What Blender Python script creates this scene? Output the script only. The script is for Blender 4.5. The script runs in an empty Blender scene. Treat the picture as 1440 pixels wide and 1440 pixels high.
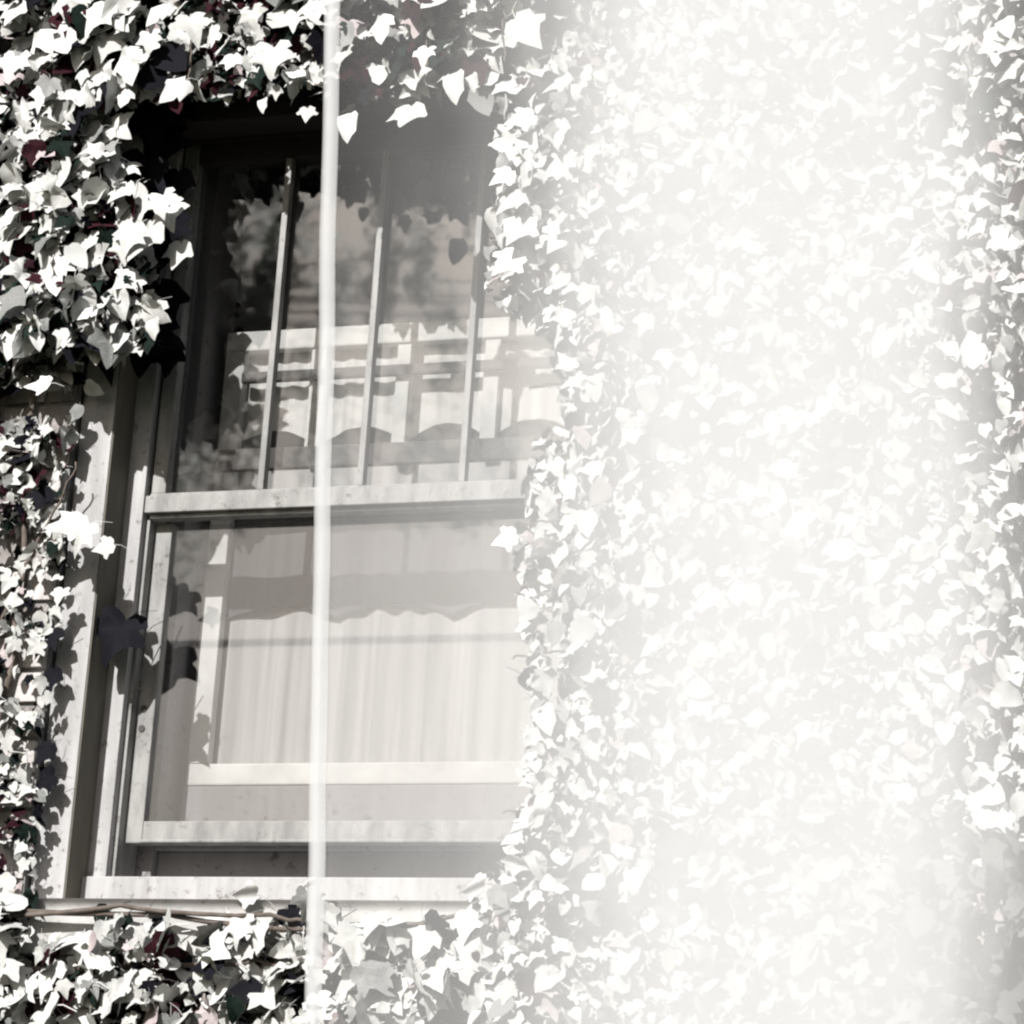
import bpy, bmesh, math, random
import numpy as np
from mathutils import Matrix, Vector, noise
random.seed(7)
R_ = math.radians
H0 = 2.634                      # height of the window's foot above the ground
# ------------------------------------------------------------------ camera, world, sun, exposure
scene = bpy.context.scene
col = scene.collection
F = 4190.0; CC = 720.0          # focal length and centre in pixels of the 1440 photograph
X_ = np.array([12800, -465, -F]); X_ = X_ / np.linalg.norm(X_)
Z_ = np.array([870, -13700, F]); Z_ = Z_ - X_ * (Z_ @ X_); Z_ = Z_ / np.linalg.norm(Z_)
Y_ = np.cross(Z_, X_)
RC = np.stack([X_, Y_, Z_], 1)
P0 = np.array([(128 - CC) / F, (1265 - CC) / F, 1]) * 6.5
CAM = -RC.T @ P0 + np.array([0, .17, H0])
def proj(x, y, z):
    p = RC @ (np.array([x, y, z]) - CAM)
    return p[0] / p[2] * F + CC, p[1] / p[2] * F + CC
def at(px, py, Y):
    d = RC.T @ np.array([(px - CC) / F, (py - CC) / F, 1])
    return Vector(CAM + d * ((Y - CAM[1]) / d[1]))
cam_d = bpy.data.cameras.new("camera"); cam = bpy.data.objects.new("camera", cam_d); col.objects.link(cam)
rt = RC.T @ np.array([1, 0, 0]); up = RC.T @ np.array([0, -1, 0]); bk = RC.T @ np.array([0, 0, -1])
m = Matrix.Identity(4)
for i in range(3):
    m[i][0], m[i][1], m[i][2], m[i][3] = rt[i], up[i], bk[i], CAM[i]
cam.matrix_world = m
cam_d.sensor_width = 36; cam_d.lens = F / 1440 * 36
cam_d.clip_start = .05; cam_d.clip_end = 500
scene.camera = cam

SUN_EL, SUN_AZ = 34.0, 9.0     # height of the sun; degrees to the left of the wall's own facing direction
sdir = Vector((-math.sin(R_(SUN_AZ)) * math.cos(R_(SUN_EL)), -math.cos(R_(SUN_AZ)) * math.cos(R_(SUN_EL)), math.sin(R_(SUN_EL))))
w = bpy.data.worlds.new("World"); scene.world = w; w.use_nodes = True
nt = w.node_tree; bg = nt.nodes['Background']
sky = nt.nodes.new('ShaderNodeTexSky'); sky.sky_type = 'NISHITA'; sky.sun_disc = False
sky.sun_elevation = R_(SUN_EL); sky.sun_rotation = R_(180 + SUN_AZ)
sky.dust_density = 3.0
nt.links.new(sky.outputs[0], bg.inputs[0]); bg.inputs[1].default_value = 0.05
sun_d = bpy.data.lights.new("sun", 'SUN'); sun_d.energy = 5.0; sun_d.angle = R_(.5); sun_d.color = (1, .988, .972)
sun = bpy.data.objects.new("sun", sun_d); col.objects.link(sun)
sun.rotation_euler = sdir.to_track_quat('Z', 'Y').to_euler()
scene.view_settings.view_transform = 'Standard'; scene.view_settings.look = 'None'
scene.view_settings.exposure = 0.46; scene.view_settings.gamma = 1
scene.view_settings.use_curve_mapping = False
scene.render.engine = 'CYCLES'
scene.cycles.filter_width = 2.3; scene.cycles.transparent_max_bounces = 16; scene.cycles.max_bounces = 6; scene.cycles.caustics_reflective = False

# ------------------------------------------------------------------ helpers
def mat(name, c, rough=.7, n=0.0, nscale=8.0, bump=0.0, bscale=60.0, stretch=(1, 1, 1), c2=None):
    M = bpy.data.materials.new(name); M.use_nodes = True
    t = M.node_tree; b = t.nodes['Principled BSDF']
    b.inputs['Roughness'].default_value = rough
    b.inputs['Base Color'].default_value = (*c, 1)
    tc = t.nodes.new('ShaderNodeTexCoord'); mp = t.nodes.new('ShaderNodeMapping'); mp.inputs['Scale'].default_value = stretch
    t.links.new(tc.outputs['Object'], mp.inputs[0])
    if n or c2:
        nz = t.nodes.new('ShaderNodeTexNoise'); nz.inputs['Scale'].default_value = nscale; nz.inputs['Detail'].default_value = 6
        t.links.new(mp.outputs[0], nz.inputs['Vector'])
        rp = t.nodes.new('ShaderNodeValToRGB')
        a = c2 if c2 else tuple(v * (1 - n) for v in c)
        rp.color_ramp.elements[0].position = .35; rp.color_ramp.elements[1].position = .68
        rp.color_ramp.elements[0].color = (*a, 1); rp.color_ramp.elements[1].color = (*c, 1)
        t.links.new(nz.outputs[0], rp.inputs[0]); t.links.new(rp.outputs[0], b.inputs['Base Color'])
    if name in ('weathered_paint', 'sash_paint', 'inner_lining_paint', 'sill_stone'):   # chips and grime
        n2 = t.nodes.new('ShaderNodeTexNoise'); n2.inputs['Scale'].default_value = 38; n2.inputs['Detail'].default_value = 8; n2.inputs['Roughness'].default_value = .7
        t.links.new(tc.outputs['Object'], n2.inputs['Vector'])
        r2 = t.nodes.new('ShaderNodeValToRGB'); r2.color_ramp.elements[0].position = .33; r2.color_ramp.elements[1].position = .42
        r2.color_ramp.elements[0].color = (.45, .42, .38, 1); r2.color_ramp.elements[1].color = (1, 1, 1, 1)
        mm = t.nodes.new('ShaderNodeMixRGB'); mm.blend_type = 'MULTIPLY'; mm.inputs[0].default_value = 1
        t.links.new(n2.outputs[0], r2.inputs[0]); t.links.new(rp.outputs[0], mm.inputs[1]); t.links.new(r2.outputs[0], mm.inputs[2]); t.links.new(mm.outputs[0], b.inputs['Base Color'])
    if bump:
        nb = t.nodes.new('ShaderNodeTexNoise'); nb.inputs['Scale'].default_value = bscale; nb.inputs['Detail'].default_value = 5
        t.links.new(mp.outputs[0], nb.inputs['Vector'])
        bp = t.nodes.new('ShaderNodeBump'); bp.inputs['Strength'].default_value = bump; bp.inputs['Distance'].default_value = .004
        t.links.new(nb.outputs[0], bp.inputs['Height']); t.links.new(bp.outputs[0], b.inputs['Normal'])
    return M
M_paint = mat('weathered_paint', (.41, .402, .40), .6, .3, 5, .25, 40, (6, 6, 1))
M_paint2 = mat('sash_paint', (.29, .285, .275), .55, .4, 6, .25, 50, (5, 5, 1.5))
M_stone = mat('sill_stone', (.55, .54, .52), .9, .3, 12, .6, 60)
M_brick = [mat('brick_%s' % s, c, .95, .35, 18, .8, 90, c2=c2) for s, c, c2 in
           (('pale', (.60, .57, .55), (.38, .35, .34)), ('pink', (.50, .44, .43), (.3, .26, .25)), ('dark', (.34, .31, .30), (.18, .16, .15)))]
M_mortar = mat('mortar', (.26, .255, .25), 1, .3, 20, .8, 80)
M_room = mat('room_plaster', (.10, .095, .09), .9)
M_grey = mat('inner_lining_paint', (.26, .25, .26), .7, .2, 5, .2, 40, (5, 5, 1))
M_white = mat('white_gloss_paint', (.68, .68, .67), .6, .3, 9)
M_olive = mat('reveal_shade_olive', (.12, .11, .085), .7, .3, 6, .3, 50, (5, 5, 1))  # the reveal's shade put into the colour
M_dark = mat('head_shade_wood', (.018, .012, .011), .8, .4, 8, .3, 50, (1, 6, 6))  # shade of the window head and stop grooves put into the colour
M_rod = mat('dark_rail', (.045, .04, .038), .6, .4, 30)
M_bark = mat('ivy_bark', (.16, .13, .11), .9, .5, 30, .8, 80)
M_soil = mat('lawn_soil', (.06, .07, .04), 1, .5, 3)
M_wood = mat('tree_bark', (.10, .08, .06), .9, .5, 9, .8, 30)

def leaf_mat(name, c, c2, tr=.15):
    M = bpy.data.materials.new(name); M.use_nodes = True; t = M.node_tree
    b = t.nodes['Principled BSDF']; b.inputs['Roughness'].default_value = .6
    b.inputs['Specular IOR Level'].default_value = .12
    tc = t.nodes.new('ShaderNodeTexCoord'); nz = t.nodes.new('ShaderNodeTexNoise'); nz.inputs['Scale'].default_value = 30
    nz.inputs['Detail'].default_value = 4
    t.links.new(tc.outputs['Object'], nz.inputs['Vector'])
    oi = t.nodes.new('ShaderNodeObjectInfo')
    ad = t.nodes.new('ShaderNodeMath'); ad.operation = 'MULTIPLY_ADD'; ad.inputs[1].default_value = .5; ad.inputs[2].default_value = -.1
    t.links.new(oi.outputs['Random'], ad.inputs[0])
    a2 = t.nodes.new('ShaderNodeMath'); a2.operation = 'ADD'
    t.links.new(ad.outputs[0], a2.inputs[0]); t.links.new(nz.outputs[0], a2.inputs[1])
    rp = t.nodes.new('ShaderNodeValToRGB'); rp.color_ramp.elements[0].position = .3; rp.color_ramp.elements[1].position = .75
    rp.color_ramp.elements[0].color = (*c2, 1); rp.color_ramp.elements[1].color = (*c, 1)
    t.links.new(a2.outputs[0], rp.inputs[0]); t.links.new(rp.outputs[0], b.inputs['Base Color'])
    return M
L_pale = leaf_mat('ivy_leaf_pale', (.60, .60, .58), (.40, .40, .38))
L_mid = leaf_mat('ivy_leaf_grey', (.26, .26, .25), (.13, .135, .13))
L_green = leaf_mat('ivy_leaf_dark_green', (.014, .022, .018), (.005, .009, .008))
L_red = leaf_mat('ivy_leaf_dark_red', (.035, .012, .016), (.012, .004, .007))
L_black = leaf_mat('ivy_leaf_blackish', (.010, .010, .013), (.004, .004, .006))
L_blush = leaf_mat('ivy_leaf_blush', (.46, .41, .41), (.33, .27, .27))
LM = [L_pale, L_mid, L_green, L_red, L_blush, L_black]
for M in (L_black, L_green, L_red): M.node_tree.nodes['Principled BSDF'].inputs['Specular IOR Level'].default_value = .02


def glass_mat():
    M = bpy.data.materials.new('old_window_glass'); M.use_nodes = True; t = M.node_tree; t.nodes.clear()
    o = t.nodes.new('ShaderNodeOutputMaterial'); mx = t.nodes.new('ShaderNodeMixShader')
    tr = t.nodes.new('ShaderNodeBsdfTransparent'); tr.inputs[0].default_value = (.97, .97, .965, 1)
    gl = t.nodes.new('ShaderNodeBsdfGlossy'); gl.inputs['Roughness'].default_value = .03
    tc = t.nodes.new('ShaderNodeTexCoord'); mp = t.nodes.new('ShaderNodeMapping'); mp.inputs['Scale'].default_value = (1.4, 1, .7)
    nz = t.nodes.new('ShaderNodeTexNoise'); nz.inputs['Scale'].default_value = 7; nz.inputs['Detail'].default_value = 2
    bp = t.nodes.new('ShaderNodeBump'); bp.inputs['Strength'].default_value = .15; bp.inputs['Distance'].default_value = .0006
    t.links.new(tc.outputs['Object'], mp.inputs[0]); t.links.new(mp.outputs[0], nz.inputs['Vector'])
    t.links.new(nz.outputs[0], bp.inputs['Height']); t.links.new(bp.outputs[0], gl.inputs['Normal'])
    mx.inputs[0].default_value = .15
    t.links.new(tr.outputs[0], mx.inputs[1]); t.links.new(gl.outputs[0], mx.inputs[2]); t.links.new(mx.outputs[0], o.inputs[0])
    return M
M_glass = glass_mat()

class MB:
    def __init__(s): s.v = []; s.f = []; s.mi = []
    def box(s, a, b, mi=0, bev=0.0):
        i = len(s.v); x0, y0, z0 = a; x1, y1, z1 = b
        s.v += [(x0, y0, z0), (x1, y0, z0), (x1, y1, z0), (x0, y1, z0), (x0, y0, z1), (x1, y0, z1), (x1, y1, z1), (x0, y1, z1)]
        for q in ((0, 3, 2, 1), (4, 5, 6, 7), (0, 1, 5, 4), (1, 2, 6, 5), (2, 3, 7, 6), (3, 0, 4, 7)):
            s.f.append(tuple(i + k for k in q)); s.mi.append(mi)
    def tube(s, pts, rad, n=6, mi=0):
        pts = [Vector(p) for p in pts]; base = len(s.v)
        for k, p in enumerate(pts):
            d = (pts[min(k + 1, len(pts) - 1)] - pts[max(k - 1, 0)]).normalized()
            a = d.orthogonal().normalized() if k == 0 else (a0 - d * a0.dot(d)).normalized()
            a0 = a; b = d.cross(a); r = rad[k] if isinstance(rad, (list, tuple)) else rad
            for j in range(n):
                t = 2 * math.pi * j / n
                s.v.append(tuple(p + a * (math.cos(t) * r) + b * (math.sin(t) * r)))
        for k in range(len(pts) - 1):
            for j in range(n):
                a, b = base + k * n + j, base + k * n + (j + 1) % n
                s.f.append((a, b, b + n, a + n)); s.mi.append(mi)
        s.f.append(tuple(base + j for j in range(n))[::-1]); s.mi.append(mi)
        s.f.append(tuple(base + (len(pts) - 1) * n + j for j in range(n))); s.mi.append(mi)
    def mesh(s, name, mats, smooth=False):
        me = bpy.data.meshes.new(name); me.from_pydata(s.v, [], s.f)
        for M in (mats if isinstance(mats, list) else [mats]): me.materials.append(M)
        me.polygons.foreach_set('material_index', s.mi)
        if smooth: me.polygons.foreach_set('use_smooth', [True] * len(s.f))
        me.update(); return me
    def build(s, name, mats, parent=None, smooth=False, bevel=0.0):
        me = s.mesh(name, mats, smooth)
        if bevel:
            bm = bmesh.new(); bm.from_mesh(me)
            bmesh.ops.bevel(bm, geom=bm.edges[:], offset=bevel, segments=2, affect='EDGES', profile=.6)
            bm.to_mesh(me); bm.free()
        return link(name, me, parent)
def link(name, me, parent=None):
    o = bpy.data.objects.new(name, me); col.objects.link(o)
    if parent: o.parent = parent
    return o
def tag(o, label=None, cat=None, group=None, kind=None):
    for k, v in (('label', label), ('category', cat), ('group', group), ('kind', kind)):
        if v: o[k] = v
    return o
def empty(name, loc=(0, 0, 0)):
    o = bpy.data.objects.new(name, None); o.empty_display_size = .2; col.objects.link(o); o.location = loc; return o
def bx(name, M, parent, a, b, bevel=.003):
    s = MB(); s.box((a[0], a[1], a[2] + H0), (b[0], b[1], b[2] + H0)); return s.build(name, M, parent, bevel=bevel)

# ------------------------------------------------------------------ ground
s = MB(); s.v = [(-150, -150, 0), (150, -150, 0), (150, 150, 0), (-150, 150, 0)]; s.f = [(0, 1, 2, 3)]; s.mi = [0]
tag(s.build('ground', M_soil), kind='structure')

# ------------------------------------------------------------------ house: brick wall, room, window
house = tag(empty('brick_house'), 'pale brick house wall with one tall sash window, mostly hidden under ivy', 'house')
WR = 1.10                       # opening runs from x=-.11 to WR+.09
OX0, OX1, OZ0, OZ1 = -.11, WR + .09, -.10, 1.92
FY = .055                       # brick face
s = MB()
wx0, wx1, wz1 = -3.2, 5.2, 3.9
for a, b in (((wx0, .065, -H0), (OX0, .36, wz1)), ((OX1, .065, -H0), (wx1, .36, wz1)),
             ((OX0, .065, -H0), (OX1, .36, OZ0)), ((OX0, .065, OZ1), (OX1, .36, wz1))):
    s.box((a[0], a[1], a[2] + H0), (b[0], b[1], b[2] + H0))
s.build('wall', M_mortar, house)
# bricks: 300 nearest the window as single pieces, the rest joined
PITCH, LEN = .078, .232
bm_meshes = []
for k in range(9):
    rr = random.Random(k); q = MB(); q.box((0, 0, 0), (LEN - .012, .05, PITCH - .013))
    q.v = [(a + rr.uniform(-.0025, .0025), b + rr.uniform(-.003, .003), c + rr.uniform(-.002, .002)) for a, b, c in q.v]
    bm_meshes.append(q.mesh('brick', M_brick[k % 3]))
cands = []
row = 0; z = -H0 + .01
while z < wz1 - PITCH:
    x = wx0 + (row % 2) * LEN / 2
    while x < wx1 - LEN:
        a, b = x, x + LEN
        if z + PITCH > OZ0 and z < OZ1 and b > OX0 - .005 and a < OX1 + .005:   # cut at the opening
            if a < OX0 and b > OX0: b = OX0
            elif a < OX1 and b > OX1: a = OX1
            else: a = b
        if b - a > .03: cands.append((a, z, b - a))
        x += LEN
    z += PITCH; row += 1
def brick_key(c):
    px, py = proj(c[0] + .1, FY, c[1] + H0 + .03)
    inside = -60 < px < 1440 and -60 < py < 1500
    return (0 if inside and px < 480 else 1 if inside else 2, math.hypot(px - 60, py - 800))
cands.sort(key=brick_key)
rest = MB()
for i, (x, z, L) in enumerate(cands):
    dy = random.uniform(-.004, .004)
    if i < 290:
        o = link('brick', random.choice(bm_meshes), house)
        o.location = (x + .004, FY + dy, z + H0); o.scale = (max(.1, (L - .008) / (LEN - .012)), 1, 1)
    else:
        rest.box((x + .004, FY + dy, z + H0), (x + L - .008, FY + .05, z + H0 + PITCH - .013), random.choice((0, 0, 1, 1, 2)))
o = rest.build('brickwork', M_brick, house); o['kind'] = 'stuff'
# room behind the window
s = MB()
rx0, rx1, rz0, rz1, ry0, ry1 = -1.6, 2.8, -.75, 2.1, .37, 4.2
for a, b in (((rx0 - .1, ry1, rz0), (rx1 + .1, ry1 + .1, rz1)), ((rx0 - .1, ry0, rz0), (rx0, ry1, rz1)), ((rx1, ry0, rz0), (rx1 + .1, ry1, rz1)),
             ((rx0 - .1, ry0, rz0 - .1), (rx1 + .1, ry1 + .1, rz0 - .002)), ((rx0 - .1, ry0, rz1 + .002), (rx1 + .1, ry1 + .1, rz1 + .1))):
    s.box((a[0], a[1], a[2] + H0), (b[0], b[1], b[2] + H0))
s.build('room_lining', M_room, house)

# window
SH = .885; GL0, GL1 = .064, 1.022
win = bx('window', M_paint, house, (-.10, .075, -.03), (-.02, .172, 1.86))
win['label'] = 'tall weathered sash window with three slim glazing bars in its upper half'
bx('reveal_shade_board', M_olive, win, (-.0198, .078, -.028), (-.0165, .172, 1.80), .0005)  # thin board added to carry the reveal's shade
bx('casing', M_paint, win, (WR + .02, .075, -.03), (WR + .10, .172, 1.86))
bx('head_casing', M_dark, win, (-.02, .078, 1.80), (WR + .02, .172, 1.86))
for x0, x1 in ((-.10, .028), (WR - .028, WR + .10)):
    bx('box_frame', M_paint, win, (x0, .1725, .002), (x1, .30, 1.86), .002)
for x0, x1 in ((.0285, .036), (WR - .036, WR - .0285)):
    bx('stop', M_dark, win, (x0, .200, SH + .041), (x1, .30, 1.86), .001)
    bx('stop', M_paint2, win, (x0, .196, .0485), (x1 + (.0015 if x0 < .5 else 0), .30, SH - .011), .001)
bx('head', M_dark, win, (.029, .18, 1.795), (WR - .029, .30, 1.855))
bx('bottom_board', M_paint, win, (-.018, .150, -.035), (WR + .018, .34, .048))
bx('recessed_board', M_grey, win, (.0755, .325, .0485), (WR - .0755, .36, .1362))
bx('sill', M_stone, house, (-.17, -.055, -.155), (WR + .17, .149, -.036), .008)
# upper sash (outer)
us = bx('upper_sash', M_paint2, win, (.037, .188, SH + .048), (GL0 + .008, .222, 1.794))
def sub(name, M, a, b, bev=.003): return bx(name, M, win, a, b, bev)
sub('sash_stile', M_paint2, (GL1 - .008, .188, SH + .048), (WR - .037, .222, 1.794))
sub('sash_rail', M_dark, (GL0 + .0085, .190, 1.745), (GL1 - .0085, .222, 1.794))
s = MB()
s.box((.030, .176, H0 + SH), (WR - .030, .224, H0 + SH + .040)); s.box((.037, .184, H0 + SH + .0405), (WR - .037, .224, H0 + SH + .0475))
s.box((.037, .190, H0 + SH - .010), (WR - .037, .224, H0 + SH - .0005))
s.build('meeting_rail', M_paint2, win, bevel=.002)
for k in range(3):
    x = GL0 + (GL1 - GL0) * (k + 1) / 4
    sub('glazing_bar', M_paint2, (x - .0075, .190, SH + .049), (x + .0075, .2155, 1.744), .002)
pane_u = sub('pane', M_glass, (GL0 + .009, .2165, SH + .049), (GL1 - .009, .2195, 1.744), 0)
# lower sash (inner)
sub('sash_stile', M_paint2, (.038, .226, .136), (.080, .258, SH - .011)); sub('sash_stile', M_paint2, (WR - .080, .226, .136), (WR - .038, .258, SH - .011))
s = MB(); s.box((.0805, .226, H0 + .136), (WR - .0805, .258, H0 + .185)); s.box((.0805, .218, H0 + .136), (WR - .0805, .2255, H0 + .143))
s.build('sash_rail', M_paint2, win, bevel=.002)
sub('pane', M_glass, (.081, .240, .1855), (WR - .081, .243, SH - .011), 0)
s = MB()   # two round sash pulleys / screws on the stile
for zz in (.44, .395):
    s.tube([(.054, .2255, H0 + zz), (.054, .2235, H0 + zz)], .008, 12)
s.build('sash_bolt', M_rod, win)
# inner lining
sub('lining', M_grey, (.0365, .3005, .05), (.075, .47, 1.86)); sub('lining', M_grey, (WR - .075, .3005, .05), (WR - .0365, .47, 1.86))
sub('lining', M_grey, (.076, .3005, .1365), (WR - .076, .47, .19))

# ------------------------------------------------------------------ inner screen and curtains behind the glass
scr = empty('window_screen', (0, 0, H0 + .19))
tag(scr, 'white framed inner screen of slim posts standing behind the window glass', 'screen')
def sc(name, M, a, b, bev=.004):
    o = bx(name, M, scr, a, b, bev); o.location = (0, 0, -(H0 + .19)); return o
SY = .385
sc('stile', M_white, (.098, SY, .3505), (.148, SY + .03, 1.345)); sc('stile', M_white, (.965, SY, .3505), (1.015, SY + .03, 1.345))
sc('bottom_rail', M_white, (.098, SY, .30), (1.015, SY + .03, .35))
sc('foot_board', M_grey, (.090, SY + .003, .19), (1.013, SY + .03, .2995))
sc('top_rail', M_white, (.098, SY, 1.3455), (1.015, SY + .03, 1.395))
for k, x in enumerate((.335, .55, .765)):
    sc('post', M_white, (x - .020, SY + .006, 1.074), (x + .018, SY + .028, 1.345))
sc('cross_rail', M_rod, (.1485, SY - .012, 1.262), (.9645, SY + .004, 1.288))
sub('cross_bar', M_rod, (.0375, .262, 1.008), (WR - .0375, .282, 1.058), .002)

def cloth(name, M, parent, x0, x1, zfun, z1, Y, amp, n, seed, nz=26, fine=.35):
    rr = random.Random(seed); ph = [rr.uniform(0, 6.28) for _ in range(6)]
    s = MB(); nx = int((x1 - x0) / .0045)
    for i in range(nx + 1):
        x = x0 + (x1 - x0) * i / nx; zb = zfun(x)
        for j in range(nz + 1):
            v = j / nz; z = zb + (z1 - zb) * v
            k = 1 + .15 * math.sin(x * 9 + ph[0])
            xx = x + .006 * math.sin(z * 5 + ph[1] + x * 8)
            y = amp * math.sin(xx * n * k * 2 * math.pi + ph[2]) + amp * fine * math.sin(xx * n * 4.3 + ph[3] + z * 2)
            s.v.append((xx, Y + y * (1 - .25 * v), z + H0))
    for i in range(nx):
        for j in range(nz):
            a = i * (nz + 1) + j; s.f.append((a, a + 1, a + nz + 2, a + nz + 1)); s.mi.append(0)
    return s.build(name, M, parent, smooth=True)
def cloth_mat(name, c, tl=.35):
    M = bpy.data.materials.new(name); M.use_nodes = True; t = M.node_tree; t.nodes.clear()
    o = t.nodes.new('ShaderNodeOutputMaterial'); mx = t.nodes.new('ShaderNodeMixShader'); d = t.nodes.new('ShaderNodeBsdfDiffuse'); r = t.nodes.new('ShaderNodeBsdfTranslucent')
    tc = t.nodes.new('ShaderNodeTexCoord'); mp = t.nodes.new('ShaderNodeMapping'); mp.inputs['Scale'].default_value = (17, 17, .8)
    nz = t.nodes.new('ShaderNodeTexNoise'); nz.inputs['Scale'].default_value = 1.6; nz.inputs['Detail'].default_value = 4
    rp = t.nodes.new('ShaderNodeValToRGB'); rp.color_ramp.elements[0].position = .3; rp.color_ramp.elements[1].position = .7
    rp.color_ramp.elements[0].color = (*[v * .58 for v in c], 1); rp.color_ramp.elements[1].color = (*c, 1)
    t.links.new(tc.outputs['Object'], mp.inputs[0]); t.links.new(mp.outputs[0], nz.inputs['Vector']); t.links.new(nz.outputs[0], rp.inputs[0])
    t.links.new(rp.outputs[0], d.inputs[0]); t.links.new(rp.outputs[0], r.inputs[0]); mx.inputs[0].default_value = tl
    t.links.new(d.outputs[0], mx.inputs[1]); t.links.new(r.outputs[0], mx.inputs[2]); t.links.new(mx.outputs[0], o.inputs[0])
    return M
L_tree = cloth_mat('tree_leaf_pale', (.85, .86, .82), .8)
L_tree2 = cloth_mat('tree_leaf_dark', (.06, .08, .05), .4)
M_cloth = cloth_mat('curtain_cloth', (.66, .65, .65), .2)
M_cloth2 = cloth_mat('valance_cloth', (.88, .875, .86), .2)
M_cloth3 = cloth_mat('rail_shadow_cloth', (.15, .145, .15), .1)
cu = cloth('curtain', M_cloth, None, .10, 1.005, lambda x: .33, 1.085, .436, .008, 8.5, 3, fine=.3)
tag(cu, 'pale pleated curtain hanging in the lower half of the window', 'curtain')
va = cloth('valance', M_cloth2, None, .10, 1.005, lambda x: 1.10 + .055 * abs(math.sin((x - .12) * math.pi / .215)) ** .7, 1.36, .421, .003, 15, 5, 14)
gb = cloth('valance', M_cloth3, None, .142, .963, lambda x: .695 + .03 * abs(math.sin((x - .15) * math.pi / .27)) ** .8, .955, .420, .003, 9, 8, 14)  # added grey band, stands in for the meeting rail's shadow on the curtain
tag(gb, 'grey scalloped band added as the meeting rail shadow on the pale curtain', 'valance')
tag(va, 'short white pleated valance with scalloped hem across the middle of the window', 'valance')

# ------------------------------------------------------------------ ivy
HALF = [(0, .26), (.07, .36), (.20, .43), (.34, .40), (.44, .27), (.37, .13), (.50, .05), (.60, -.12), (.40, -.15), (.24, -.22), (.18, -.38), (.08, -.54), (0, -.66)]
HALF3 = [(0, .28), (.10, .36), (.24, .34), (.34, .22), (.38, .08), (.52, -.10), (.50, -.22), (.30, -.20), (.20, -.34), (.13, -.52), (0, -.72)]
HALF_O = [(0, .36), (.16, .40), (.30, .30), (.37, .12), (.36, -.08), (.28, -.26), (.16, -.42), (0, -.58)]
def leaf_geom(half, rr, lo=False):
    """one leaf: folded along the midrib, lobes curling, with a thin petiole; unit length"""
    out = [(x, y) for x, y in half] + [(-x, y) for x, y in half[-2:0:-1]]
    out = [(x * rr.uniform(.88, 1.12), y + rr.uniform(-.03, .03)) for x, y in out]
    fold = rr.uniform(.05, .38); curl = rr.uniform(-.3, .8); tw = rr.uniform(-.25, .25); wav = rr.uniform(.0, .1); ph = rr.uniform(0, 6)
    def zf(x, y): return fold * abs(x) * .9 - curl * (y - .1) ** 2 * (1 if y < .1 else .3) + tw * x * y + wav * math.sin(9 * x + 7 * y + ph) - .35 * x * x
    c = (0, .10); v = [(c[0], c[1], zf(*c))]; f = []; n = len(out)
    if lo:
        v += [(x, y, zf(x, y)) for x, y in out]
        f = [(0, 1 + (i + 1) % n, 1 + i) for i in range(n)]
    else:
        mid = [(c[0] + (x - c[0]) * .55, c[1] + (y - c[1]) * .55) for x, y in out]
        v += [(x, y, zf(x, y)) for x, y in mid] + [(x, y, zf(x, y)) for x, y in out]
        for i in range(n):
            j = (i + 1) % n
            f.append((0, 1 + j, 1 + i)); f.append((1 + i, 1 + j, 1 + n + j, 1 + n + i))
    # petiole
    L = rr.uniform(.25, .6); bx_ = rr.uniform(-.3, .3); k = len(v)
    for t in (0, .5, 1):
        x = bx_ * t * t; y = .28 + L * t; z = zf(0, .28) - .35 * t * t
        v += [(x - .011, y, z), (x + .011, y, z)]
    f += [(k, k + 1, k + 3, k + 2), (k + 2, k + 3, k + 5, k + 4)]
    return v, f
def to_wall(v):   # leaf plane: x right, tip down, normal towards -Y
    return [(x, -z, y) for x, y, z in v]
NV = 10
rr = random.Random(11)
shapes_hi = [leaf_geom((HALF, HALF3, HALF3, HALF, HALF3, HALF_O, HALF_O, HALF3, HALF_O, HALF)[k], rr) for k in range(NV)]
shapes_lo = [leaf_geom((HALF, HALF3, HALF3, HALF, HALF3, HALF_O, HALF_O, HALF3, HALF_O, HALF)[k], rr, True) for k in range(NV)]
shapes_hi = [(to_wall(v), f) for v, f in shapes_hi]; shapes_lo = [(np.array(to_wall(v)), f) for v, f in shapes_lo]
leaf_meshes = {}
for k in range(NV):
    for mi, M in enumerate(LM):
        me = bpy.data.meshes.new('leaf'); me.from_pydata(shapes_hi[k][0], [], shapes_hi[k][1]); me.materials.append(M)
        me.polygons.foreach_set('use_smooth', [True] * len(me.polygons)); leaf_meshes[k, mi] = me

def leaf_matrix(p, size, roll, yaw, pitch):
    return Matrix.Translation(p) @ Matrix.Rotation(yaw, 4, 'Z') @ Matrix.Rotation(pitch, 4, 'X') @ Matrix.Rotation(roll, 4, 'Y') @ Matrix.Scale(size, 4)
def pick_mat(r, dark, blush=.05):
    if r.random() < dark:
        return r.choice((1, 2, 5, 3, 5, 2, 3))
    return 4 if r.random() < blush else (1 if r.random() < .08 else 0)

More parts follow.
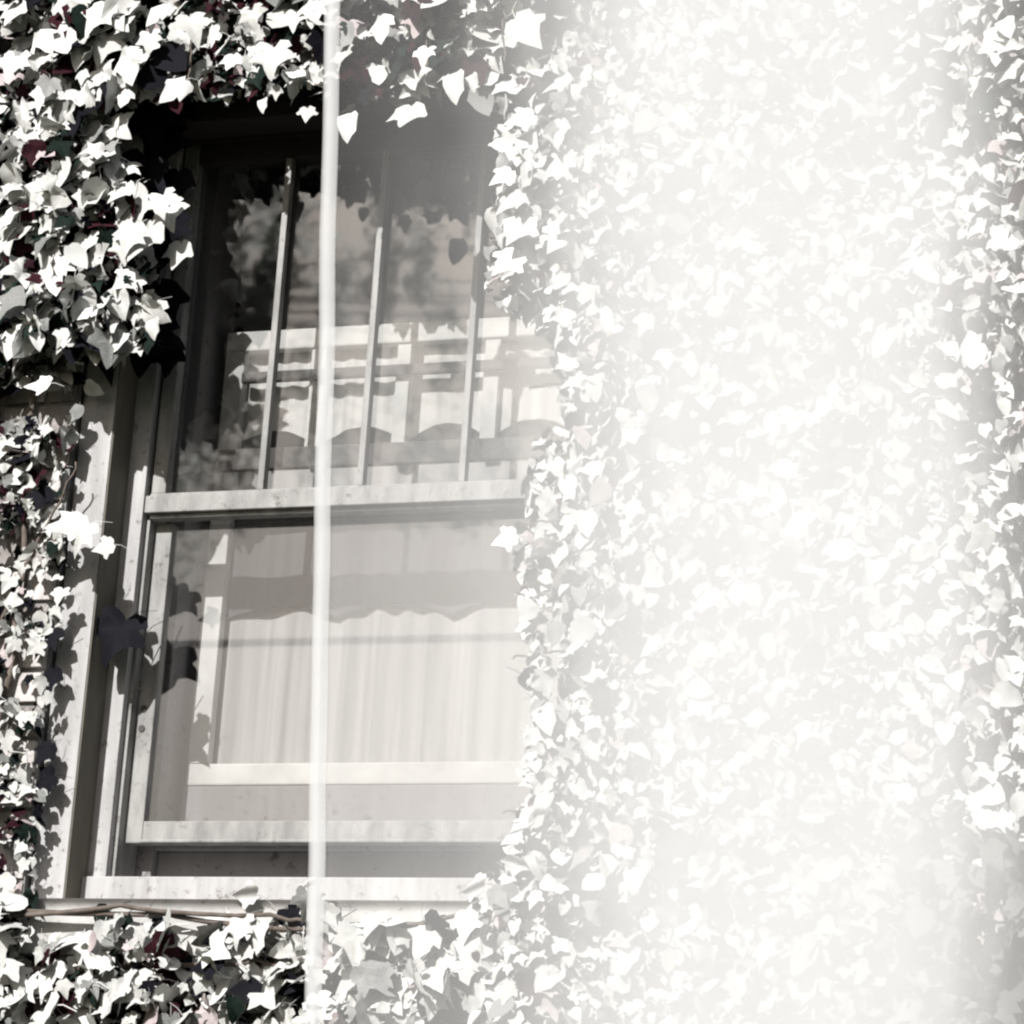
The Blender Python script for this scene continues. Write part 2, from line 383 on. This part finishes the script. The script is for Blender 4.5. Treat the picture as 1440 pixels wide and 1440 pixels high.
CLEAR = [(140, 150), (230, 132), (330, 138), (440, 118), (470, 150), (560, 140), (640, 130), (700, 160), (700, 250), (684, 420), (795, 480), (790, 590),
         (735, 640), (745, 720), (725, 800), (745, 900), (742, 1010), (735, 1140), (722, 1190), (690, 1245), (640, 1292), (470, 1290), (430, 1235), (405, 1285),
         (60, 1290), (45, 1200), (65, 1100), (70, 960), (95, 850), (85, 700), (105, 590), (130, 545), (215, 500), (215, 400), (200, 330), (175, 230)]
def in_poly(x, y, P):
    c = False; j = len(P) - 1
    for i in range(len(P)):
        if (P[i][1] > y) != (P[j][1] > y) and x < (P[j][0] - P[i][0]) * (y - P[i][1]) / (P[j][1] - P[i][1]) + P[i][0]: c = not c
        j = i
    return c
ZONES = dict(left=[], top=[], right=[], low=[])
def zone_of(x, z):
    if z > 1.72 and x < 1.02: return 'top'
    if x < .25 and z > -.04: return 'left'
    if z < .0 and x < 1.0: return 'low'
    return 'right'
rl = random.Random(5)
def add_leaf(p, size, roll, yaw, pitch, shape, mi, hero=False):
    ZONES[zone_of(p[0], p[2] - H0)].append((leaf_matrix(p, size, roll, yaw, pitch), shape, mi, hero, size, Vector(p)))
N_TRY = 40000
for _ in range(N_TRY):
    x = rl.uniform(-.95, 2.65); z = rl.uniform(-.75, 2.55)
    t = rl.random()
    px, py = proj(x, 0, z + H0)
    zn = zone_of(x, z)
    thick = .10 + .12 * noise.noise(Vector((x * 3, z * 3, 1)))
    if zn == 'right': thick += .10 * min(1, max(0, (px - 700) / 200)) 
    if zn == 'top': thick += .03
    if zn == 'left': thick = thick + .04 if z > 1.2 else .03
    if zn == 'low': thick += .09
    if zn == 'right' and z < .12: thick += .10
    y = .04 - max(.03, thick) * t ** .8 - .01
    px, py = proj(x, y, z + H0)
    if in_poly(px, py, CLEAR): continue
    # patchy cover: gaps where the clump noise is low
    nse = noise.noise(Vector((x * 7 + 3, z * 7, 4))) + .5 * noise.noise(Vector((x * 17, z * 17, 9)))
    keep = .62
    if zn == 'left':
        keep = 1.1 if z > 1.2 else .22
        if px < 60 and z < 1.1: keep = .42
    if zn == 'top': keep = .85
    if zn == 'low': keep = .85
    if zn == 'right': keep = 1.7
    if px > 1390: keep = 1.0
    keep += nse * .9
    if rl.random() > keep: continue
    if zn in ('left',): size = rl.choice((.025, .03, .035, .045, .055, .07, .085)) if z > .9 else rl.uniform(.022, .05)
    elif zn == 'top': size = rl.choice((.025, .03, .035, .045, .055, .07, .085))
    elif zn == 'low': size = rl.choice((.025, .035, .045, .055, .07, .085))
    else: size = rl.choice((.025, .03, .04, .05, .06))
    size *= rl.uniform(.9, 1.15)
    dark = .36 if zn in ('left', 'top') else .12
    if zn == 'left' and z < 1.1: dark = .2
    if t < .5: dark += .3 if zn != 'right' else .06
    roll = rl.gauss(0, .65); yaw = rl.gauss(0, .7); pitch = -rl.gauss(.35, .45)
    shape = rl.randrange(NV) if zn != 'right' else rl.choice((1, 2, 5, 6, 8, 6, 5))
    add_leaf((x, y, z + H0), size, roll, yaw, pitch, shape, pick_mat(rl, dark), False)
# leaves one can pick out in the photograph: pixel, size in pixels, roll degrees, distance of the leaf from the wall plane
HERO = [(383, 85, 66, 0, -.16, 0), (326, 88, 40, 5, -.13, 0), (250, 128, 58, 50, -.13, 0), (180, 92, 70, -15, -.13, 0), (176, 138, 40, 5, -.12, 0), (116, 108, 30, 0, -.12, 2),
        (370, 148, 28, 0, -.10, 5), (62, 138, 55, 20, -.12, 0), (55, 168, 40, -10, -.1, 0), (38, 196, 46, 10, -.1, 0), (84, 222, 60, -70, -.1, 0), (112, 250, 60, 40, -.1, 0),
        (172, 272, 55, 15, -.10, 0), (228, 288, 52, -12, -.10, 3), (184, 338, 60, 20, -.10, 0), (66, 300, 72, 60, -.1, 0), (14, 330, 66, 10, -.1, 0), (76, 386, 76, -15, -.12, 0), (60, 424, 44, 10, -.1, 2),
        (120, 345, 50, 0, -.09, 0), (22, 478, 66, 8, -.1, 0), (92, 480, 40, 30, -.09, 0), (216, 462, 38, 0, -.07, 5), (60, 545, 46, 80, -.08, 0), (150, 772, 40, 75, -.05, 2),
        (575, 165, 68, 0, -.15, 1), (640, 122, 56, 0, -.17, 5), (598, 80, 40, 10, -.16, 0), (664, 116, 34, -10, -.15, 5), (490, 178, 52, 5, -.15, 5), (482, 84, 48, 0, -.17, 0), (536, 40, 56, -10, -.15, 0),
        (735, 45, 74, -40, -.18, 6), (790, 120, 52, 60, -.18, 6), (738, 170, 50, 70, -.18, 2), (742, 205, 56, -10, -.16, 5), (735, 320, 66, 30, -.14, 6), (718, 370, 60, 40, -.12, 6), (722, 285, 56, 40, -.14, 6),
        (795, 235, 62, 60, -.16, 6), (790, 335, 60, 30, -.16, 6), (710, 250, 44, 50, -.14, 6), (415, 30, 44, 0, -.15, 0), (270, 40, 60, -20, -.15, 0), (440, 18, 50, 0, -.15, 0), (140, 30, 66, 30, -.14, 0),
        (60, 60, 60, -40, -.14, 0), (20, 20, 60, 0, -.14, 0), (225, 20, 50, 40, -.15, 0), (300, 55, 40, 70, -.14, 0), (20, 95, 60, 10, -.13, 0), (210, 60, 44, 0, -.14, 0),
        (355, 25, 44, -20, -.15, 0), (432, 160, 34, 0, -.10, 6), (740, 885, 34, 0, -.1, 6), (715, 760, 44, 70, -.1, 6), (438, 1250, 36, 160, -.1, 5), (350, 1262, 44, 90, -.08, 6), (765, 1270, 56, 60, -.1, 6),
        (670, 1250, 52, 80, -.09, 6), (740, 1175, 60, 60, -.1, 6), (600, 1320, 60, 20, -.12, 0), (560, 1400, 70, 40, -.14, 0), (655, 1300, 50, 0, -.12, 2), (120, 1390, 60, 80, -.12, 6), (200, 1395, 70, 60, -.12, 6), (30, 1400, 60, 20, -.12, 0)]
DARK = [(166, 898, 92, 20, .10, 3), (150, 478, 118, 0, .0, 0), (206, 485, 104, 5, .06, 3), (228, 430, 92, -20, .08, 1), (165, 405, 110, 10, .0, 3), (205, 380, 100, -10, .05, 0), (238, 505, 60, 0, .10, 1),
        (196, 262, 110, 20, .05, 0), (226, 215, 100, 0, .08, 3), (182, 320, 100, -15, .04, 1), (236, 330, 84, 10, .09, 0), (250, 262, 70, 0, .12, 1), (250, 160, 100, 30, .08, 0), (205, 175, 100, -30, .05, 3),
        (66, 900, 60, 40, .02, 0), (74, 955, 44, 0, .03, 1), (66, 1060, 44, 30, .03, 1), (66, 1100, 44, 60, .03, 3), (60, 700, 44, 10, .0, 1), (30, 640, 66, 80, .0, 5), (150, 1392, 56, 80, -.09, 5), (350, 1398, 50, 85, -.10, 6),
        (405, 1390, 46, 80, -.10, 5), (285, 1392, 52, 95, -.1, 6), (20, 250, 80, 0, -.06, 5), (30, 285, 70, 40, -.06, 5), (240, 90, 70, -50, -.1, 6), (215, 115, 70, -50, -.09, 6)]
HERO += [(186, 280, 62, 10, -.06, 1), (206, 338, 88, 10, -.07, 0), (238, 305, 60, -20, -.05, 3), (252, 358, 56, 5, -.02, 1), (176, 352, 50, 0, -.08, 3)]
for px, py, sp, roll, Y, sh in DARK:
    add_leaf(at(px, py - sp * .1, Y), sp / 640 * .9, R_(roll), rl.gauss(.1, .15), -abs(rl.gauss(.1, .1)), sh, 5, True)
for px, py, sp, roll, Y, sh in HERO:
    p = at(px, py - sp * .1, Y)
    add_leaf(p, sp / 640 * .88, R_(roll), rl.gauss(-.1, .2), -abs(rl.gauss(.25, .15)), rl.choice((0, 3, 9, 1, 7)) if sh == 0 else 2 if sh == 6 else sh, 0 if (px, py) != (765, 1270) else 4, True)

# the big leaf that throws its shadow on the frame, and the thick tuft that keeps the upper left of the frame dark
add_leaf((-.012, -.03, H0 + .775), .085, R_(35), -.2, -.15, 0, 0, True)
add_leaf((-.045, -.02, H0 + .80), .085, R_(70), .3, -.3, 1, 0, True)
for k in range(110):
    x = rl.uniform(-.17, .035); z = rl.uniform(1.42, 2.02); y = rl.uniform(-.15, -.02)
    if x > -.03 + (z - 1.42) * .10: continue
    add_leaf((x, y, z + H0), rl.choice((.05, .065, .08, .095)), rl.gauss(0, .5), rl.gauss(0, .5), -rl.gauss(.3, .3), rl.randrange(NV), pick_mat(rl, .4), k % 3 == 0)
PL = dict(left=((-.35, 0, 0), 'pale lobed ivy climbing the brick beside the left edge of the window'),
          top=((-.8, 0, 0), 'ivy hanging over the shadowed head of the window with drooping pointed leaves'),
          right=((1.7, 0, 0), 'dense pale ivy mass covering the wall to the right of the window'),
          low=((.3, 0, 0), 'ivy with long horizontal stems draped over and below the window sill'))
def ivy_stems(zn, root):
    r = random.Random(hash(zn) % 97 if False else {'left': 1, 'top': 2, 'right': 3, 'low': 4}[zn])
    def run(pts, r0, r1, ytgt=.03):
        s = MB(); n = 26; P = []
        for k in range(n + 1):
            t = k / n * (len(pts) - 1); i = min(int(t), len(pts) - 2); u = t - i; u = u * u * (3 - 2 * u)
            a, b = Vector(pts[i]), Vector(pts[i + 1]); q = a.lerp(b, u)
            q.x += .012 * noise.noise(Vector((k * .7, pts[0][0] * 9, r0 * 99))); q.z += .012 * noise.noise(Vector((k * .7, 5, pts[0][0] * 3)))
            P.append((q.x - root.location.x, q.y - root.location.y, q.z + (H0 if True else 0)))
        s.tube(P, [r0 + (r1 - r0) * k / n for k in range(n + 1)], 6)
        s.build('stem', M_bark, root, smooth=True)
    y = .035
    if zn == 'left':
        run([(-.35, y, -H0), (-.4, y, -1), (-.25, y, .2), (-.3, y, 1.2), (-.2, y, 2.2)], .018, .006)
        run([(-.3, y, -.2), (-.18, y, .5), (-.22, y, 1.3), (-.12, y - .03, 1.7)], .010, .004)
        run([(-.35, y, .3), (-.15, y - .02, .75), (-.06, .0, .95)], .006, .002)
        run([(-.3, y, 1.1), (-.1, y - .02, 1.55), (.02, -.03, 1.50), (.04, -.03, 1.28)], .006, .002)
    elif zn == 'top':
        run([(-.8, y, -H0), (-.7, y, 0), (-.6, y, 1.6), (.1, y, 2.0), (1.2, y, 1.98)], .018, .005)
        run([(-.5, y, 1.9), (.2, -.05, 2.08), (.9, -.06, 2.12)], .008, .004)
        for x in (.15, .45, .52, .72, .9): run([(x - .08, .0, 2.1), (x, -.07, 1.95), (x + .02, -.1, 1.80)], .004, .002)
    elif zn == 'right':
        run([(1.7, y, -H0), (1.6, y, -1), (1.35, y, .3), (1.4, y, 1.4), (1.2, y, 2.3)], .02, .008)
        run([(1.6, y, -.8), (1.9, y, .6), (1.75, y, 2.3)], .014, .006)
        run([(1.4, y, .2), (1.22, .0, .7), (1.3, y, 1.3)], .008, .004)
        for z in (.1, .42, .7, 1.0, 1.3, 1.5, 1.62): run([(1.35, .02, z), (1.2, -.08, z + .06), (1.03, -.12, z + .03)], .005, .002)
    else:
        run([(.3, y, -H0), (.2, y, -1), (.1, y, -.3), (-.5, y - .02, -.25)], .016, .006)
        run([(-.6, -.07, -.02), (-.2, -.085, -.07), (.3, -.09, -.075), (.7, -.1, -.12), (1.2, -.1, -.03)], .007, .004)
        run([(-.6, -.075, -.10), (-.1, -.09, -.09), (.2, -.10, -.06), (.6, -.11, -.09), (1.1, -.1, -.10)], .006, .004)
        run([(-.6, -.05, -.20), (0, -.07, -.19), (.5, -.08, -.17), (1.0, -.08, -.22)], .007, .004)
for zn, (loc, lab) in PL.items():
    root = tag(empty('ivy', loc), lab, 'ivy', 'ivy plants climbing round the window')
    ivy_stems(zn, root)
    L = ZONES[zn]
    def key(e):
        px, py = proj(*e[5]); vis = 0 if (-20 < px < 1460 and -20 < py < 1460) else 1
        return (0 if e[3] else 1, vis, -e[4] - (-e[5][1]) * .25 + (0 if zn != 'right' else 0))
    L.sort(key=key)
    inv = Matrix.Translation(-Vector(loc))
    for e in L[:290]:
        o = link('leaf', leaf_meshes[e[1], e[2]], root); o.matrix_local = inv @ e[0]
    V = []; Fc = []; MI = []; base = 0
    for e in L[290:]:
        v, f = shapes_lo[e[1]]; M4 = np.array(inv @ e[0]); vv = v @ M4[:3, :3].T + M4[:3, 3]
        V.append(vv); Fc += [tuple(base + i for i in q) for q in f]; MI += [e[2]] * len(f); base += len(vv)
    if V:
        me = bpy.data.meshes.new('foliage'); me.from_pydata(np.concatenate(V).tolist(), [], Fc)
        for M in LM: me.materials.append(M)
        me.polygons.foreach_set('material_index', MI); me.polygons.foreach_set('use_smooth', [True] * len(Fc)); me.update()
        o = link('foliage', me, root); o['kind'] = 'stuff'
    print(zn, len(L))

# ------------------------------------------------------------------ sheer veil hanging in front of the wall
VY = -1.8
def veil_mat():
    M = bpy.data.materials.new('sheer_voile'); M.use_nodes = True; t = M.node_tree; t.nodes.clear()
    o = t.nodes.new('ShaderNodeOutputMaterial'); mx = t.nodes.new('ShaderNodeMixShader')
    tr = t.nodes.new('ShaderNodeBsdfTransparent'); d = t.nodes.new('ShaderNodeBsdfDiffuse'); d.inputs[0].default_value = (.478, .480, .479, 1)
    at_ = t.nodes.new('ShaderNodeAttribute'); at_.attribute_name = 'veil_opacity'
    tc = t.nodes.new('ShaderNodeTexCoord'); nz = t.nodes.new('ShaderNodeTexNoise'); nz.inputs['Scale'].default_value = 6; nz.inputs['Detail'].default_value = 5
    t.links.new(tc.outputs['Object'], nz.inputs['Vector'])
    ma = t.nodes.new('ShaderNodeMath'); ma.operation = 'MULTIPLY_ADD'; ma.inputs[1].default_value = .10; ma.inputs[2].default_value = -.05
    t.links.new(nz.outputs[0], ma.inputs[0])
    ad = t.nodes.new('ShaderNodeMath'); ad.operation = 'ADD'; ad.use_clamp = True
    t.links.new(at_.outputs['Fac'], ad.inputs[0]); t.links.new(ma.outputs[0], ad.inputs[1])
    t.links.new(ad.outputs[0], mx.inputs[0]); t.links.new(tr.outputs[0], mx.inputs[1]); t.links.new(d.outputs[0], mx.inputs[2]); t.links.new(mx.outputs[0], o.inputs[0])
    return M
M_veil = veil_mat()
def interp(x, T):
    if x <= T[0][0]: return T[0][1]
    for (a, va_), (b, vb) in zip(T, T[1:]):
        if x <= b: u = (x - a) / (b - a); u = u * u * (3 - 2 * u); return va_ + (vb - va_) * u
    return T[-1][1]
DT = [(455, .09), (600, .15), (700, .28), (760, .47), (820, .68), (880, .80), (950, .86), (1100, .875), (1230, .865), (1310, .80), (1365, .60), (1420, .34), (1440, .26), (1520, .2)]  # opacity of the veil by view column, upper rows
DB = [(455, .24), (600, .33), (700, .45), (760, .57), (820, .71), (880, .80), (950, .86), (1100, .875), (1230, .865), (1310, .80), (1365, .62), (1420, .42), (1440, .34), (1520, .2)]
top = at(470, -60, VY); bot = at(440, 1500, VY)
veil = empty('sheer_veil', (bot.x, VY, 0)); tag(veil, 'sheer white veil with a pale upright hem hanging before the right side of the wall', 'veil')
s = MB(); W = []; nx, nz_ = 120, 60
xr = at(1560, 720, VY).x
for j in range(nz_ + 1):
    v = j / nz_; z = bot.z + (top.z - bot.z) * v; xl = bot.x + (top.x - bot.x) * v
    for i in range(nx + 1):
        u = i / nx; x = xl + (xr - xl) * u
        y = VY + .006 * math.sin(u * 17 + v) * u
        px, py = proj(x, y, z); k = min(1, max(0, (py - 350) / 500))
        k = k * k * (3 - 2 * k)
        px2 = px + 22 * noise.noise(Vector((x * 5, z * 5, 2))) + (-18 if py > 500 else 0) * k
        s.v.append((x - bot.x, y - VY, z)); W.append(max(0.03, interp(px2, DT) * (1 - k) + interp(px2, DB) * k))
for j in range(nz_):
    for i in range(nx):
        a = j * (nx + 1) + i; s.f.append((a, a + 1, a + nx + 2, a + nx + 1)); s.mi.append(0)
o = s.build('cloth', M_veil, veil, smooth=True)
at1 = o.data.attributes.new('veil_opacity', 'FLOAT', 'POINT'); at1.data.foreach_set('value', W)
# folded hem
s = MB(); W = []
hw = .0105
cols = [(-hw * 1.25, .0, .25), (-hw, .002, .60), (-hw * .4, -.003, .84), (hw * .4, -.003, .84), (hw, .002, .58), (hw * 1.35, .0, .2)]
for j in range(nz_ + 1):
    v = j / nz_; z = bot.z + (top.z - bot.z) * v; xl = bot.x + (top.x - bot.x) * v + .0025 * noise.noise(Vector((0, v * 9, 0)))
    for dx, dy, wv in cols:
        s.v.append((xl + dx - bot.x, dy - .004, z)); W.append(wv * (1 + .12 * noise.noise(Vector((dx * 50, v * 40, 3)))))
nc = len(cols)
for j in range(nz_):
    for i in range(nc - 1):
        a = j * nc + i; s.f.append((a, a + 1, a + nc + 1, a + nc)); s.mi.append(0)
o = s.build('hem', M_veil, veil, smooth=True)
at1 = o.data.attributes.new('veil_opacity', 'FLOAT', 'POINT'); at1.data.foreach_set('value', W)
s = MB(); s.tube([(-2.6, 0, top.z + .012), (xr - bot.x + .5, 0, top.z + .012)], .012, 10); s.build('rod', M_white, veil, smooth=True)
for x in (-2.6, xr - bot.x + .5):
    s = MB(); s.tube([(x, 0, 0), (x, 0, top.z + .03)], .016, 10); s.build('post', M_white, veil, smooth=True)

# ------------------------------------------------------------------ tree across the garden, seen only mirrored in the panes
def mirror_at(px, py, t):      # point that the pane mirrors to this pixel, t metres in front of it
    g = at(px, py, .218); d = (g - Vector(CAM)).normalized(); d.y = -d.y; return g + d * t
tc_ = mirror_at(480, 330, 12.0)
tree = tag(empty('tree', (tc_.x - 3.2, tc_.y, 0)), 'dark broadleaf tree mirrored in the upper window panes', 'tree')
o0 = Vector(tree.location); rt_ = random.Random(3)
s = MB(); T = [Vector((0, 0, 0)), Vector((.1, .05, 2.5)), Vector((.3, 0, 5)), Vector((.6, 0, 6.6))]
s.tube(T, [.22, .17, .12, .05], 10)
cl = []
for k in range(72):
    px = rt_.uniform(150, 900); py = rt_.uniform(215, 720) + (px - 480) * -.05
    c = mirror_at(px, py, 12 + rt_.uniform(-.9, .9)) - o0; cl.append((c, rt_.uniform(.10, .26)))
for k in range(12):
    px = rt_.uniform(-200, 300); py = rt_.uniform(-100, 900); cl.append((mirror_at(px, py, 12 + rt_.uniform(-.9, .9)) - o0, rt_.uniform(.3, .5)))
for c, r in cl[::2]: s.tube([Vector((.6, 0, 6.6)), (Vector((.6, 0, 6.6)) + c) / 2 + Vector((0, 0, .9)), c], [.03, .012, .004], 5)
s.build('trunk', M_wood, tree, smooth=True)
s = MB()
for ci, (c, r) in enumerate(cl):
    for _ in range(int(260 * (r / .3) ** 2)):
        d = Vector([rt_.gauss(0, 1) for _ in range(3)]).normalized() * r * rt_.random() ** .45
        d.z *= 1.9; d.x *= .7; p = c + d; a = Vector([rt_.gauss(0, 1) for _ in range(3)]).normalized(); b = a.orthogonal().normalized(); q = a.cross(b)
        h = rt_.uniform(.03, .06); i = len(s.v)
        s.v += [tuple(p + b * h), tuple(p + q * h * .5), tuple(p - b * h), tuple(p - q * h * .5)]; s.f.append((i, i + 1, i + 2, i + 3)); s.mi.append(1 if ci % 2 else 0)
s.build('crown', [L_tree, L_tree2], tree)
